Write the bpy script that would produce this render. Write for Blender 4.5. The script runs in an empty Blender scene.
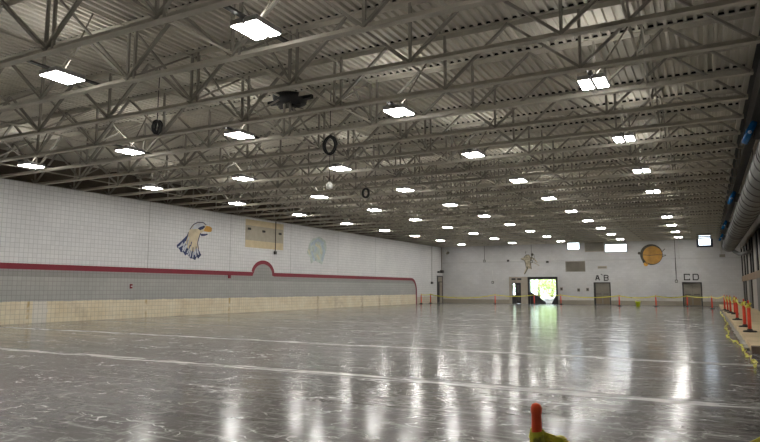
import bpy, bmesh, math, random
from mathutils import Vector, Matrix

random.seed(7)
PI = math.pi
S = bpy.context.scene
COL = S.collection

# ------------------------------------------------------------------ camera
CAM = Vector((25.567, 0.0, 1.5))
YAW, PITCH, ROLL, FPX = 0.4863, 0.1096, 0.0016, 615.0
cd = bpy.data.cameras.new('camera')
cd.sensor_width = 36.0
cd.lens = FPX / 760.0 * 36.0
cd.clip_start = 0.05
cd.clip_end = 400
cam = bpy.data.objects.new('camera', cd)
COL.objects.link(cam)
fw = Vector((-math.sin(YAW) * math.cos(PITCH), math.cos(YAW) * math.cos(PITCH), math.sin(PITCH)))
rt = Vector((math.cos(YAW), math.sin(YAW), 0))
up = rt.cross(fw)
r2 = rt * math.cos(ROLL) + up * math.sin(ROLL)
u2 = up * math.cos(ROLL) - rt * math.sin(ROLL)
M = Matrix((r2, u2, -fw)).transposed().to_4x4()
M.translation = CAM
cam.matrix_world = M
S.camera = cam

# ------------------------------------------------------------------ world, sun, exposure
w = bpy.data.worlds.new('sky')
S.world = w
w.use_nodes = True
bg = w.node_tree.nodes['Background']
bg.inputs[0].default_value = (0.74, 0.86, 1.0, 1)
bg.inputs[1].default_value = 4.5
sd = bpy.data.lights.new('sun', 'SUN')
sd.energy = 7.0
sd.angle = 0.02
sun = bpy.data.objects.new('sun', sd)
sun.rotation_euler = (math.radians(40), 0, math.radians(20))
COL.objects.link(sun)
S.view_settings.view_transform = 'Standard'
S.view_settings.look = 'None'
S.view_settings.exposure = 0.32
S.view_settings.gamma = 1.0
S.view_settings.use_curve_mapping = False
LAMP = 66.0          # brightness of the LED panels
UPLIGHT = 19.0       # brightness of the glow added on the lamp tops to light the deck

# ------------------------------------------------------------------ materials
def new_mat(name):
    m = bpy.data.materials.new(name)
    m.use_nodes = True
    nt = m.node_tree
    return m, nt, nt.nodes['Principled BSDF']

def N(nt, typ, **kw):
    n = nt.nodes.new(typ)
    for k, v in kw.items():
        setattr(n, k, v)
    return n

def math_n(nt, op, a, b=None, c=None, clamp=False):
    n = nt.nodes.new('ShaderNodeMath')
    n.operation = op
    n.use_clamp = clamp
    for i, v in enumerate((a, b, c)):
        if v is None:
            continue
        if isinstance(v, (int, float)):
            n.inputs[i].default_value = v
        else:
            nt.links.new(v, n.inputs[i])
    return n.outputs[0]

def mix_c(nt, f, a, b, mode='MIX'):
    n = nt.nodes.new('ShaderNodeMix')
    n.data_type = 'RGBA'
    n.blend_type = mode
    for s, v in ((0, f), (6, a), (7, b)):
        if isinstance(v, (int, float)):
            n.inputs[s].default_value = v
        elif isinstance(v, (tuple, list)):
            n.inputs[s].default_value = (*v[:3], 1)
        else:
            nt.links.new(v, n.inputs[s])
    return n.outputs[2]

def mrange(nt, v, a, b, c=0.0, d=1.0):
    n = nt.nodes.new('ShaderNodeMapRange')
    n.inputs[1].default_value = a
    n.inputs[2].default_value = b
    n.inputs[3].default_value = c
    n.inputs[4].default_value = d
    nt.links.new(v, n.inputs[0])
    return n.outputs[0]

def coords(nt, scale=(1, 1, 1)):
    tc = N(nt, 'ShaderNodeTexCoord')
    mp = N(nt, 'ShaderNodeMapping')
    mp.inputs['Scale'].default_value = scale
    nt.links.new(tc.outputs['Object'], mp.inputs[0])
    return mp.outputs[0]

def noise(nt, vec, scale, detail=3, rough=0.5, dist=0.0):
    n = N(nt, 'ShaderNodeTexNoise')
    n.inputs['Scale'].default_value = scale
    n.inputs['Detail'].default_value = detail
    n.inputs['Roughness'].default_value = rough
    n.inputs['Distortion'].default_value = dist
    nt.links.new(vec, n.inputs['Vector'])
    return n.outputs[0]

def plain(name, col, rough=0.6, metal=0.0, var=0.12, nscale=4.0, bump=0.0):
    m, nt, p = new_mat(name)
    v = coords(nt)
    f = noise(nt, v, nscale, 4)
    f = mrange(nt, f, 0.3, 0.7)
    lo = tuple(c * (1 - var) for c in col)
    hi = tuple(min(1, c * (1 + var)) for c in col)
    nt.links.new(mix_c(nt, f, lo, hi), p.inputs['Base Color'])
    p.inputs['Roughness'].default_value = rough
    p.inputs['Metallic'].default_value = metal
    if bump:
        b = N(nt, 'ShaderNodeBump')
        b.inputs['Strength'].default_value = bump
        b.inputs['Distance'].default_value = 0.02
        nt.links.new(f, b.inputs['Height'])
        nt.links.new(b.outputs[0], p.inputs['Normal'])
    return m

def glow(name, col, strength):
    m, nt, p = new_mat(name)
    p.inputs['Base Color'].default_value = (0.8, 0.8, 0.8, 1)
    p.inputs['Emission Color'].default_value = (*col, 1)
    p.inputs['Emission Strength'].default_value = strength
    return m

def floor_mat():
    m, nt, p = new_mat('worn_polished_concrete')
    tc = N(nt, 'ShaderNodeTexCoord')
    sep = N(nt, 'ShaderNodeSeparateXYZ')
    nt.links.new(tc.outputs['Object'], sep.inputs[0])
    X, Y = sep.outputs[0], sep.outputs[1]
    v1 = coords(nt)
    vs = coords(nt, (0.25, 1.6, 1))
    big = mrange(nt, noise(nt, v1, 0.25, 5, 0.6), 0.3, 0.7)
    st = mrange(nt, noise(nt, vs, 1.2, 6, 0.65, 0.4), 0.3, 0.72)
    c = mix_c(nt, big, (0.10, 0.095, 0.09), (0.16, 0.152, 0.145))
    c = mix_c(nt, math_n(nt, 'MULTIPLY', st, 0.6), c, (0.215, 0.205, 0.195))
    # old white glue lines running across the room
    wob = math_n(nt, 'MULTIPLY', math_n(nt, 'SUBTRACT', noise(nt, coords(nt, (0.35, 0.0, 1)), 1.0, 3), 0.5), 0.35)
    brk = mrange(nt, noise(nt, coords(nt, (0.6, 4, 1)), 1.3, 4, 0.7), 0.40, 0.60)
    tot = None
    for y0, hw, amt in ((9.4, 0.22, 1.0), (14.45, 0.22, .9), (19.4, 0.2, .5), (24.4, 0.22, .4), (29.4, .25, .35),
                        (7.3, 0.03, .4), (11.7, 0.05, .4), (16.8, 0.08, .35),
                        (8.5, .025, .35), (22.0, .1, .35), (34.4, .2, .35)):
        d = math_n(nt, 'ABSOLUTE', math_n(nt, 'SUBTRACT', math_n(nt, 'ADD', Y, wob), y0))
        k = math_n(nt, 'MULTIPLY', mrange(nt, d, hw * 1.35, hw * 0.5), amt)
        tot = k if tot is None else math_n(nt, 'MAXIMUM', tot, k)
    lines = math_n(nt, 'MULTIPLY', tot, mrange(nt, brk, 0, 1, 0.12, 1.0))
    # scuffs and smeared adhesive
    vor = N(nt, 'ShaderNodeTexVoronoi', feature='DISTANCE_TO_EDGE')
    vd = N(nt, 'ShaderNodeVectorMath', operation='ADD')
    ns = N(nt, 'ShaderNodeTexNoise')
    ns.inputs['Scale'].default_value = 1.6
    ns.inputs['Detail'].default_value = 4
    nt.links.new(v1, ns.inputs['Vector'])
    nt.links.new(coords(nt, (0.7, 1.3, 1)), vd.inputs[0])
    nt.links.new(ns.outputs[1], vd.inputs[1])
    nt.links.new(vd.outputs[0], vor.inputs['Vector'])
    vor.inputs['Scale'].default_value = 1.1
    cr = mrange(nt, vor.outputs['Distance'], 0.035, 0.004)
    msk = mrange(nt, noise(nt, v1, 0.9, 4, 0.6), 0.52, 0.66)
    scr = math_n(nt, 'MULTIPLY', cr, msk)
    sm = mrange(nt, noise(nt, coords(nt, (1.1, 2.6, 1)), 2.4, 6, 0.72, 0.9), 0.60, 0.70)
    sm = math_n(nt, 'MULTIPLY', sm, mrange(nt, noise(nt, v1, 0.5, 3), 0.42, 0.62, 0.15, 0.75))
    marks = math_n(nt, 'MAXIMUM', math_n(nt, 'MULTIPLY', scr, 0.75), sm)
    fine = mrange(nt, noise(nt, coords(nt, (1.6, 1.0, 1)), 3.2, 7, 0.75, 1.2), 0.53, 0.66)
    fine2 = mrange(nt, noise(nt, coords(nt, (0.5, 3.2, 1)), 2.6, 6, 0.7, 0.3), 0.54, 0.68)
    fine = math_n(nt, 'MAXIMUM', fine, fine2)
    c = mix_c(nt, math_n(nt, 'MULTIPLY', fine, 0.7), c, (0.47, 0.46, 0.445))
    drk = mrange(nt, noise(nt, coords(nt, (0.4, 1.8, 1)), 1.9, 5, 0.7), 0.52, 0.38)
    c = mix_c(nt, math_n(nt, 'MULTIPLY', drk, 0.35), c, (0.07, 0.062, 0.055))
    vor2 = N(nt, 'ShaderNodeTexVoronoi', feature='DISTANCE_TO_EDGE')
    nt.links.new(vd.outputs[0], vor2.inputs['Vector'])
    vor2.inputs['Scale'].default_value = 2.7
    cr2 = math_n(nt, 'MULTIPLY', mrange(nt, vor2.outputs['Distance'], 0.05, 0.008), mrange(nt, noise(nt, v1, 1.7, 4, 0.6), 0.54, 0.62))
    marks = math_n(nt, 'MAXIMUM', marks, math_n(nt, 'MULTIPLY', cr2, .8))
    c = mix_c(nt, math_n(nt, 'MULTIPLY', marks, 0.9), c, (0.62, 0.61, 0.59))
    c = mix_c(nt, math_n(nt, 'MULTIPLY', lines, 0.75), c, (0.68, 0.67, 0.65))
    nt.links.new(c, p.inputs['Base Color'])
    rr = math_n(nt, 'ADD', mrange(nt, st, 0, 1, 0.11, 0.21), math_n(nt, 'MULTIPLY', math_n(nt, 'MAXIMUM', marks, lines), 0.22))
    nt.links.new(rr, p.inputs['Roughness'])
    p.inputs['IOR'].default_value = 1.31
    nt.links.new(mrange(nt, math_n(nt, 'MAXIMUM', math_n(nt, 'MAXIMUM', fine, marks), lines), 0, 1, 0.36, 0.12), p.inputs['Specular IOR Level'])
    b = N(nt, 'ShaderNodeBump')
    b.inputs['Strength'].default_value = 0.12
    b.inputs['Distance'].default_value = 0.01
    h = noise(nt, coords(nt, (1, 2, 1)), 2.0, 3)
    nt.links.new(h, b.inputs['Height'])
    nt.links.new(b.outputs[0], p.inputs['Normal'])
    return m

def block_wall(name, axis, left):
    """painted block, scored in a square grid; paint zones by height"""
    m, nt, p = new_mat(name)
    tc = N(nt, 'ShaderNodeTexCoord')
    sep = N(nt, 'ShaderNodeSeparateXYZ')
    nt.links.new(tc.outputs['Object'], sep.inputs[0])
    Y = sep.outputs[1] if axis == 'y' else sep.outputs[0]
    Z = sep.outputs[2]
    comb = N(nt, 'ShaderNodeCombineXYZ')
    nt.links.new(Y, comb.inputs[0])
    nt.links.new(Z, comb.inputs[1])
    V = comb.outputs[0]
    br = N(nt, 'ShaderNodeTexBrick')
    br.offset = 0.0 if left else 0.5
    nt.links.new(V, br.inputs['Vector'])
    br.inputs['Scale'].default_value = 1.0
    br.inputs['Mortar Size'].default_value = 0.012
    br.inputs['Mortar Smooth'].default_value = 0.3
    br.inputs['Brick Width'].default_value = 0.2 if left else 0.4
    br.inputs['Row Height'].default_value = 0.2
    br.inputs['Color1'].default_value = (1, 1, 1, 1)
    br.inputs['Color2'].default_value = (0.93, 0.93, 0.93, 1)
    br.inputs['Mortar'].default_value = (0.70, 0.70, 0.70, 1) if left else (0.88, 0.88, 0.88, 1)
    n1 = mrange(nt, noise(nt, V, 0.6, 4), 0.3, 0.7)
    white = mix_c(nt, n1, (0.70, 0.70, 0.71), (0.77, 0.77, 0.77))
    tan = mix_c(nt, mrange(nt, noise(nt, V, 1.1, 5, 0.6), 0.3, 0.7), (0.76, 0.65, 0.45), (0.88, 0.81, 0.64))
    if left:
        grey = mix_c(nt, n1, (0.40, 0.40, 0.38), (0.46, 0.455, 0.435))
        dgrey = (0.33, 0.33, 0.31)
        grey = mix_c(nt, mrange(nt, Z, 1.98, 2.02), grey, dgrey)
        # patches and yellow runs in the bare band
        st = mrange(nt, noise(nt, V, 0.45, 5, 0.7), 0.55, 0.68)
        tan = mix_c(nt, math_n(nt, 'MULTIPLY', st, 0.5), tan, (0.46, 0.36, 0.23))
        for y0, ww, cc in ((16.35, .09, (.5, .34, .10)), (22.6, .12, (.55, .40, .16)), (28.9, .12, (.5, .33, .09)), (45.2, .3, (.42, .31, .18)), (48.3, .25, (.42, .31, .18)), (38.5, .2, (.5, .4, .24))):
            d = math_n(nt, 'ABSOLUTE', math_n(nt, 'SUBTRACT', Y, y0))
            k = math_n(nt, 'MULTIPLY', mrange(nt, d, ww, ww * .3), mrange(nt, noise(nt, V, 3.0, 3), .4, .6))
            tan = mix_c(nt, math_n(nt, 'MULTIPLY', k, .8), tan, cc)
        a = math_n(nt, 'MULTIPLY', math_n(nt, 'GREATER_THAN', Y, 16.55), math_n(nt, 'LESS_THAN', math_n(nt, 'ADD', Y, math_n(nt, 'MULTIPLY', noise(nt, V, 5, 3), .5)), 17.45))
        tan = mix_c(nt, math_n(nt, 'MULTIPLY', a, .8), tan, (.78, .75, .70))
        lim = math_n(nt, 'ADD', 0.86, math_n(nt, 'MULTIPLY', noise(nt, V, 1.5, 5, .7), 0.14))
        low = math_n(nt, 'LESS_THAN', Z, lim)
        # grey dado with an arch, ending in a rounded corner
        e = math_n(nt, 'ADD', math_n(nt, 'POWER', math_n(nt, 'DIVIDE', math_n(nt, 'SUBTRACT', Y, 32.05), 1.0), 2),
                   math_n(nt, 'POWER', math_n(nt, 'DIVIDE', math_n(nt, 'SUBTRACT', Z, 2.3), 0.87), 2))
        arch = math_n(nt, 'LESS_THAN', e, 1.0)
        below = math_n(nt, 'MULTIPLY', math_n(nt, 'LESS_THAN', Z, 2.42), math_n(nt, 'LESS_THAN', Y, 55.1))
        rc = math_n(nt, 'LESS_THAN', math_n(nt, 'ADD', math_n(nt, 'POWER', math_n(nt, 'SUBTRACT', Y, 55.0), 2), math_n(nt, 'POWER', math_n(nt, 'SUBTRACT', Z, 1.4), 2)), 1.05)
        lowr = math_n(nt, 'MULTIPLY', math_n(nt, 'LESS_THAN', Z, 1.4), math_n(nt, 'LESS_THAN', Y, 56.05))
        g = math_n(nt, 'MAXIMUM', math_n(nt, 'MAXIMUM', arch, below), math_n(nt, 'MAXIMUM', rc, lowr), clamp=True)
        c = mix_c(nt, g, white, grey)
        low2 = math_n(nt, 'MULTIPLY', low, math_n(nt, 'LESS_THAN', Y, 56.05))
        c = mix_c(nt, low2, c, tan)
        base = math_n(nt, 'MULTIPLY', math_n(nt, 'LESS_THAN', math_n(nt, 'ADD', Z, math_n(nt, 'MULTIPLY', noise(nt, V, 2.5, 4), .3)), .85), math_n(nt, 'GREATER_THAN', Y, 56.05))
        c = mix_c(nt, math_n(nt, 'MULTIPLY', base, .75), c, (.62, .53, .38))
        # vertical control joints
        for y0 in (28.85, 35.04, 22.6, 41.3, 47.5, 60.3):
            d = math_n(nt, 'ABSOLUTE', math_n(nt, 'SUBTRACT', Y, y0))
            k = math_n(nt, 'MULTIPLY', math_n(nt, 'LESS_THAN', d, .025), math_n(nt, 'GREATER_THAN', Z, 2.4))
            c = mix_c(nt, math_n(nt, 'MULTIPLY', k, .5), c, (.25, .25, .24))
    else:
        st = mrange(nt, noise(nt, V, 0.7, 5, 0.7), 0.5, 0.75)
        white = mix_c(nt, n1, (0.52, 0.52, 0.525), (0.60, 0.60, 0.60))
        white = mix_c(nt, math_n(nt, 'MULTIPLY', st, .22), white, (.55, .5, .42))
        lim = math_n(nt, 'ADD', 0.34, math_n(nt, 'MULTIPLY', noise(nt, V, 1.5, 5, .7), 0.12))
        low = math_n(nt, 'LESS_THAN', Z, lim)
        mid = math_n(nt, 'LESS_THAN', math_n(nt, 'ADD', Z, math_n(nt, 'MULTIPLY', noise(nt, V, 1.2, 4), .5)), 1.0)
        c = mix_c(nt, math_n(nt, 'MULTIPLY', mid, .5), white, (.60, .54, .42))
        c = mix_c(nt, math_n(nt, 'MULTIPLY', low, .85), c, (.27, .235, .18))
        d = math_n(nt, 'ABSOLUTE', math_n(nt, 'SUBTRACT', Z, 4.3))
        c = mix_c(nt, math_n(nt, 'MULTIPLY', math_n(nt, 'LESS_THAN', d, .03), .35), c, (.3, .3, .3))
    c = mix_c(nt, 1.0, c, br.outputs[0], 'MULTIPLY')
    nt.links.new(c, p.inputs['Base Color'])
    p.inputs['Roughness'].default_value = 0.45
    b = N(nt, 'ShaderNodeBump')
    b.inputs['Strength'].default_value = 0.3
    b.inputs['Distance'].default_value = 0.01
    nt.links.new(br.outputs[1], b.inputs['Height'])
    b.invert = True
    nt.links.new(b.outputs[0], p.inputs['Normal'])
    return m

def tape_mat():
    m, nt, p = new_mat('yellow_barrier_tape')
    f = mrange(nt, noise(nt, coords(nt), 9, 3), .60, .66)
    nt.links.new(mix_c(nt, math_n(nt, 'MULTIPLY', f, .8), (.72, .68, .07), (.12, .11, .02)), p.inputs['Base Color'])
    p.inputs['Roughness'].default_value = .4
    return m

MT = dict(
    floor=floor_mat(),
    wall_left=block_wall('painted_scored_block', 'y', True),
    wall_far=block_wall('painted_block', 'x', False),
    steel=plain('grey_painted_steel', (0.60, 0.57, 0.495), 0.5, 0, 0.15, 1.5),
    web=plain('grey_web_steel', (0.36, 0.34, 0.295), 0.55, 0, 0.15, 1.5),  # webs darkened in colour to stand as silhouettes against the deck
    deck=plain('painted_roof_deck', (0.68, 0.65, 0.57), 0.6, 0, 0.12, 0.6),
    dark_wall=plain('dark_brown_boarding', (0.17, 0.142, 0.11), 0.8, 0, 0.25, 1.0),
    red=plain('dark_red_paint', (0.22, 0.012, 0.028), 0.45, 0, 0.1),
    black=plain('black_paint', (0.012, 0.012, 0.013), 0.5, 0, 0.2),
    dark=plain('dark_grey_metal', (0.05, 0.048, 0.045), 0.5, 0, 0.2),
    duct=plain('dull_galvanised_duct', (0.095, 0.092, 0.087), 0.55, 0.2, 0.15, 2.0),
    housing=plain('grey_lamp_housing', (0.42, 0.42, 0.42), 0.5, 0, 0.05),
    led=glow('led_panel_glow', (1.0, 0.97, 0.92), LAMP),
    uplight=glow('added_uplight_glow', (1.0, 0.97, 0.92), UPLIGHT),
    conduit=plain('light_grey_conduit', (0.5, 0.5, 0.48), 0.45, 0.2, 0.1),
    wood=plain('brown_timber_beam', (0.20, 0.13, 0.075), 0.6, 0, 0.25, 2.5),
    slab=plain('tan_walkway_concrete', (0.60, 0.48, 0.30), 0.7, 0, 0.15, 1.2, 0.15),
    slab_face=plain('dark_walkway_edge', (0.10, 0.07, 0.05), 0.7, 0, 0.3, 3),
    panel=plain('off_white_panel', (0.32, 0.30, 0.27), 0.6, 0, 0.1),
    orange=plain('orange_plastic', (0.95, 0.11, 0.03), 0.38, 0, 0.08, 8),
    orange_far=plain('red_orange_plastic', (0.75, 0.065, 0.03), 0.42, 0, 0.1, 8),
    rubber=plain('black_rubber', (0.02, 0.018, 0.016), 0.7, 0, 0.2),
    tape=tape_mat(),
    lime=plain('yellow_green_plastic', (0.72, 0.80, 0.02), 0.4, 0, 0.1),
    blue=plain('blue_plastic_film', (0.015, 0.15, 0.42), 0.22, 0, 0.35, 5, 0.4),
    pale=plain('pale_blue_spot', (0.45, 0.62, 0.8), 0.3, 0, 0.1),
    doorleaf=plain('grey_brown_door', (0.24, 0.22, 0.18), 0.5, 0, 0.12, 1),
    doorlow=plain('brown_kick_panel', (0.22, 0.17, 0.11), 0.5, 0, 0.12, 1),
    tanwall=plain('tan_grey_panel', (0.36, 0.32, 0.26), 0.6, 0, 0.12, 1.5),
    cream=plain('bare_cream_block', (0.62, 0.52, 0.33), 0.6, 0, 0.08, 3),
    khaki=plain('faded_khaki_block', (0.42, 0.38, 0.30), 0.6, 0, 0.08, 3),
    m_cream=plain('cream_mural_paint', (0.62, 0.53, 0.36), 0.5, 0, 0.18, 2.5),
    m_navy=plain('navy_mural_paint', (0.02, 0.035, 0.12), 0.5, 0, 0.3, 4),
    m_white=plain('pale_mural_paint', (0.55, 0.58, 0.63), 0.5, 0, 0.1, 4),
    m_gold=plain('gold_mural_paint', (0.60, 0.30, 0.035), 0.5, 0, 0.15, 3),
    m_ball=plain('orange_gold_mural_paint', (0.48, 0.25, 0.045), 0.5, 0, 0.25, 1.8),
    m_olive=plain('olive_outline_paint', (0.07, 0.065, 0.045), 0.5, 0, 0.3, 4),
    m_tan=plain('tan_figure_paint', (0.40, 0.35, 0.25), 0.5, 0, 0.45, 7),
    m_fade1=plain('faded_green_mural_paint', (0.50, 0.57, 0.53), 0.5, 0, 0.2, 3.5),
    m_fade2=plain('faded_blue_mural_paint', (0.44, 0.53, 0.60), 0.5, 0, 0.15, 4),
    m_fade3=plain('faded_yellow_mural_paint', (0.60, 0.59, 0.45), 0.5, 0, 0.15, 4),
    grass=plain('sunlit_grass', (0.42, 0.52, 0.22), 0.9, 0, 0.3, 2),
    leaf=plain('pale_green_leaves', (0.42, 0.54, 0.22), 0.7, 0, 0.4, 3),
    bark=plain('bark', (0.12, 0.09, 0.06), 0.9, 0, 0.3, 6),
    yard=plain('pale_yard_concrete', (0.62, 0.60, 0.54), 0.8, 0, 0.1, 1),
    white=plain('white_vinyl', (0.75, 0.75, 0.72), 0.5, 0, 0.05),
    navyframe=plain('dark_blue_window_frame', (0.02, 0.03, 0.055), 0.4, 0, 0.2),
)
def glass_mat():
    m = bpy.data.materials.new('window_glass')
    m.use_nodes = True
    nt = m.node_tree
    nt.nodes.clear()
    o = N(nt, 'ShaderNodeOutputMaterial')
    t = N(nt, 'ShaderNodeBsdfTransparent')
    g = N(nt, 'ShaderNodeBsdfGlossy')
    g.inputs['Roughness'].default_value = .05
    mx = N(nt, 'ShaderNodeMixShader')
    mx.inputs[0].default_value = .06
    nt.links.new(t.outputs[0], mx.inputs[1])
    nt.links.new(g.outputs[0], mx.inputs[2])
    nt.links.new(mx.outputs[0], o.inputs[0])
    return m
MT['glass'] = glass_mat()

# ------------------------------------------------------------------ mesh helpers
class MB:
    def __init__(s):
        s.v, s.f, s.sm = [], [], []
    def add(s, vs, fs, smooth=False):
        o = len(s.v)
        s.v += [tuple(v) for v in vs]
        s.f += [tuple(i + o for i in f) for f in fs]
        s.sm += [smooth] * len(fs)
        return s
    def box(s, x0, x1, y0, y1, z0, z1):
        vs = [(x, y, z) for x in (x0, x1) for y in (y0, y1) for z in (z0, z1)]
        return s.add(vs, [(0, 1, 3, 2), (4, 6, 7, 5), (0, 4, 5, 1), (2, 3, 7, 6), (0, 2, 6, 4), (1, 5, 7, 3)])
    def bar(s, a, b, w, h, ref=(0, 0, 1)):
        a, b = Vector(a), Vector(b)
        d = (b - a).normalized()
        r = Vector(ref)
        if abs(d.dot(r)) > .98:
            r = Vector((0, 1, 0))
        u = d.cross(r).normalized()
        n = u.cross(d)
        vs = []
        for p in (a, b):
            for i, j in ((-1, -1), (1, -1), (1, 1), (-1, 1)):
                vs.append(p + u * (i * w / 2) + n * (j * h / 2))
        return s.add(vs, [(3, 2, 1, 0), (4, 5, 6, 7), (0, 1, 5, 4), (1, 2, 6, 5), (2, 3, 7, 6), (3, 0, 4, 7)])
    def angle(s, a, b, w, t, ref):
        """a steel T/L section: flange plus stem"""
        s.bar(a, b, w, t, ref)
        a, b, r = Vector(a), Vector(b), Vector(ref)
        return s.bar(a + r * w * .3, b + r * w * .3, t * 1.6, w * .6, ref)
    def tube(s, pts, r, n=10, caps=True, smooth=True):
        pts = [Vector(p) for p in pts]
        rs = r if isinstance(r, (list, tuple)) else [r] * len(pts)
        d0 = (pts[1] - pts[0]).normalized()
        u = d0.cross(Vector((0, 0, 1)))
        if u.length < .05:
            u = Vector((1, 0, 0))
        u.normalize()
        vs, fs = [], []
        for i, p in enumerate(pts):
            d = (pts[min(i + 1, len(pts) - 1)] - pts[max(i - 1, 0)]).normalized()
            u = (u - d * u.dot(d)).normalized()
            k = d.cross(u)
            for j in range(n):
                t = 2 * PI * j / n
                vs.append(p + (u * math.cos(t) + k * math.sin(t)) * rs[i])
        for i in range(len(pts) - 1):
            for j in range(n):
                a, b = i * n + j, i * n + (j + 1) % n
                fs.append((a, b, b + n, a + n))
        s.add(vs, fs, smooth)
        if caps:
            o = len(s.v) - len(vs)
            s.f += [tuple(o + j for j in range(n))[::-1], tuple(o + (len(pts) - 1) * n + j for j in range(n))]
            s.sm += [False, False]
        return s
    def lathe(s, c, prof, n=20):
        return s.tube([(c[0], c[1], c[2] + z) for r, z in prof], [max(r, .0005) for r, z in prof], n)
    def poly(s, pts, d):
        """closed outline (list of 3D points) thickened by vector d"""
        n = len(pts)
        d = Vector(d)
        vs = [Vector(p) for p in pts] + [Vector(p) + d for p in pts]
        fs = [tuple(range(n))[::-1], tuple(range(n, 2 * n))]
        fs += [(i, (i + 1) % n, n + (i + 1) % n, n + i) for i in range(n)]
        return s.add(vs, fs)
    def build(s, name, m, parent=None):
        me = bpy.data.meshes.new(name)
        me.from_pydata(s.v, [], s.f)
        for p, q in zip(me.polygons, s.sm):
            p.use_smooth = q
        bm = bmesh.new()
        bm.from_mesh(me)
        bmesh.ops.recalc_face_normals(bm, faces=bm.faces)
        big = [f for f in bm.faces if len(f.verts) > 4]
        if big:
            bmesh.ops.triangulate(bm, faces=big)
        bm.to_mesh(me)
        bm.free()
        me.materials.append(MT[m] if isinstance(m, str) else m)
        o = bpy.data.objects.new(name, me)
        COL.objects.link(o)
        if parent:
            o.parent = parent
        return o

def tag(o, label, cat, group=None, kind=None):
    o['label'] = label
    o['category'] = cat
    if group:
        o['group'] = group
    if kind:
        o['kind'] = kind
    return o

def thing(name, label, cat, loc=(0, 0, 0), group=None):
    o = bpy.data.objects.new(name, None)
    COL.objects.link(o)
    o.location = loc
    return tag(o, label, cat, group)

def struct(o):
    o['kind'] = 'structure'
    return o

def dup(root, loc, label, group=None):
    r = root.copy()
    COL.objects.link(r)
    r.location = loc
    r['label'] = label
    if group:
        r['group'] = group
    for ch in list(root.children):
        c = ch.copy()
        COL.objects.link(c)
        c.parent = r
        for g in list(ch.children):
            d = g.copy()
            COL.objects.link(d)
            d.parent = c
    return r

ORD = ('first second third fourth fifth sixth seventh eighth ninth tenth eleventh twelfth thirteenth fourteenth fifteenth sixteenth '
       'seventeenth eighteenth nineteenth twentieth twenty-first twenty-second twenty-third twenty-fourth twenty-fifth twenty-sixth '
       'twenty-seventh twenty-eighth twenty-ninth thirtieth thirty-first thirty-second thirty-third').split()

# ------------------------------------------------------------------ shell
D, WR, TOP = 63.05, 28.45, 7.4
Y0 = -3.0
struct(MB().box(-0.3, WR + .3, Y0, D + .3, -0.2, 0).build('floor', 'floor'))
struct(MB().box(-0.3, 0, Y0, D, 0, 6.02).build('wall_left', 'wall_left'))
struct(MB().box(-2.4, -0.9, Y0, D, 6.02, TOP + .2).build('wall_left_upper', 'dark_wall'))
struct(MB().box(-0.95, -0.3, Y0, D, 5.9, 6.02).build('wall_left_ledge', 'dark_wall'))
struct(MB().box(-2.4, WR + .3, Y0 - .3, Y0, -0.2, TOP + .3).build('wall_back', 'panel'))

def wall_holes(x0, x1, z0, z1, holes):
    xs = sorted({x0, x1, *[h[0] for h in holes], *[h[1] for h in holes]})
    zs = sorted({z0, z1, *[h[2] for h in holes], *[h[3] for h in holes]})
    mb = MB()
    for i in range(len(zs) - 1):
        run = None
        for j in range(len(xs)):
            solid = False
            if j < len(xs) - 1:
                cx, cz = (xs[j] + xs[j + 1]) / 2, (zs[i] + zs[i + 1]) / 2
                solid = not any(h[0] < cx < h[1] and h[2] < cz < h[3] for h in holes)
            if solid and run is None:
                run = xs[j]
            if not solid and run is not None:
                mb.box(run, xs[j], D, D + .25, zs[i], zs[i + 1])
                run = None
    return mb
HOLES = [(7.72, 8.66, 0, 2.12), (9.5, 12.33, 0, 2.6), (13.42, 14.6, 5.39, 6.1), (16.97, 18.98, 5.07, 5.81), (25.09, 26.09, 5.45, 6.4),
         (15.86, 17.33, 0, 2.1), (23.62, 25.14, 0, 2.08)]
struct(wall_holes(-2.4, WR + .3, 0, TOP + .2, HOLES).build('wall_far', 'wall_far'))

# corrugated roof deck, flutes running the length of the room
def deck():
    mb = MB()
    pitch, zt, zb = 0.2, TOP + .075, TOP
    prof = []
    x = -2.4
    while x < WR + .3:
        prof += [(x, zb), (x + .07, zb), (x + .085, zt), (x + .185, zt)]
        x += pitch
    prof.append((x, zb))
    n = len(prof)
    vs = [(a, Y0, b) for a, b in prof] + [(a, D + .3, b) for a, b in prof]
    mb.add(vs, [(i, i + 1, n + i + 1, n + i) for i in range(n - 1)])
    mb.box(-2.4, x, Y0, D + .3, zt + .01, zt + .15)
    return mb
struct(deck().build('ceiling', 'deck'))

# painted dark red stripe with arch and rounded end
def stripe():
    c = []
    c.append((Y0 + .1, 2.42))
    c.append((30.98, 2.42))
    for i in range(17):
        t = PI - PI * i / 16
        c.append((32.05 + 1.07 * math.cos(t), 2.42 + .78 * math.sin(t)) if 0 < i < 16 else (32.05 + 1.07 * math.cos(t), 2.42))
    c.append((33.2, 2.42))
    c.append((55.0, 2.42))
    for i in range(1, 9):
        t = PI / 2 - PI / 2 * i / 8
        c.append((55.0 + 1.12 * math.cos(t), 1.3 + 1.12 * math.sin(t)))
    c.append((56.12, 0.0))
    q = []
    for p in c:
        if not q or (abs(p[0] - q[-1][0]) + abs(p[1] - q[-1][1])) > .02:
            q.append(p)
    up_, dn = [], []
    for i, p in enumerate(q):
        a, b = Vector(q[max(i - 1, 0)]), Vector(q[min(i + 1, len(q) - 1)])
        d = (b - a).normalized()
        nrm = Vector((-d.y, d.x)) * .125
        up_.append((p[0] + nrm.x, p[1] + nrm.y))
        dn.append((p[0] - nrm.x, p[1] - nrm.y))
    mb = MB()
    for i in range(len(q) - 1):
        quad = [up_[i], up_[i + 1], dn[i + 1], dn[i]]
        mb.poly([(0.0, a, max(b, 0)) for a, b in quad], (.008, 0, 0))
    return mb
struct(stripe().build('trim_1', 'red'))

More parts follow.
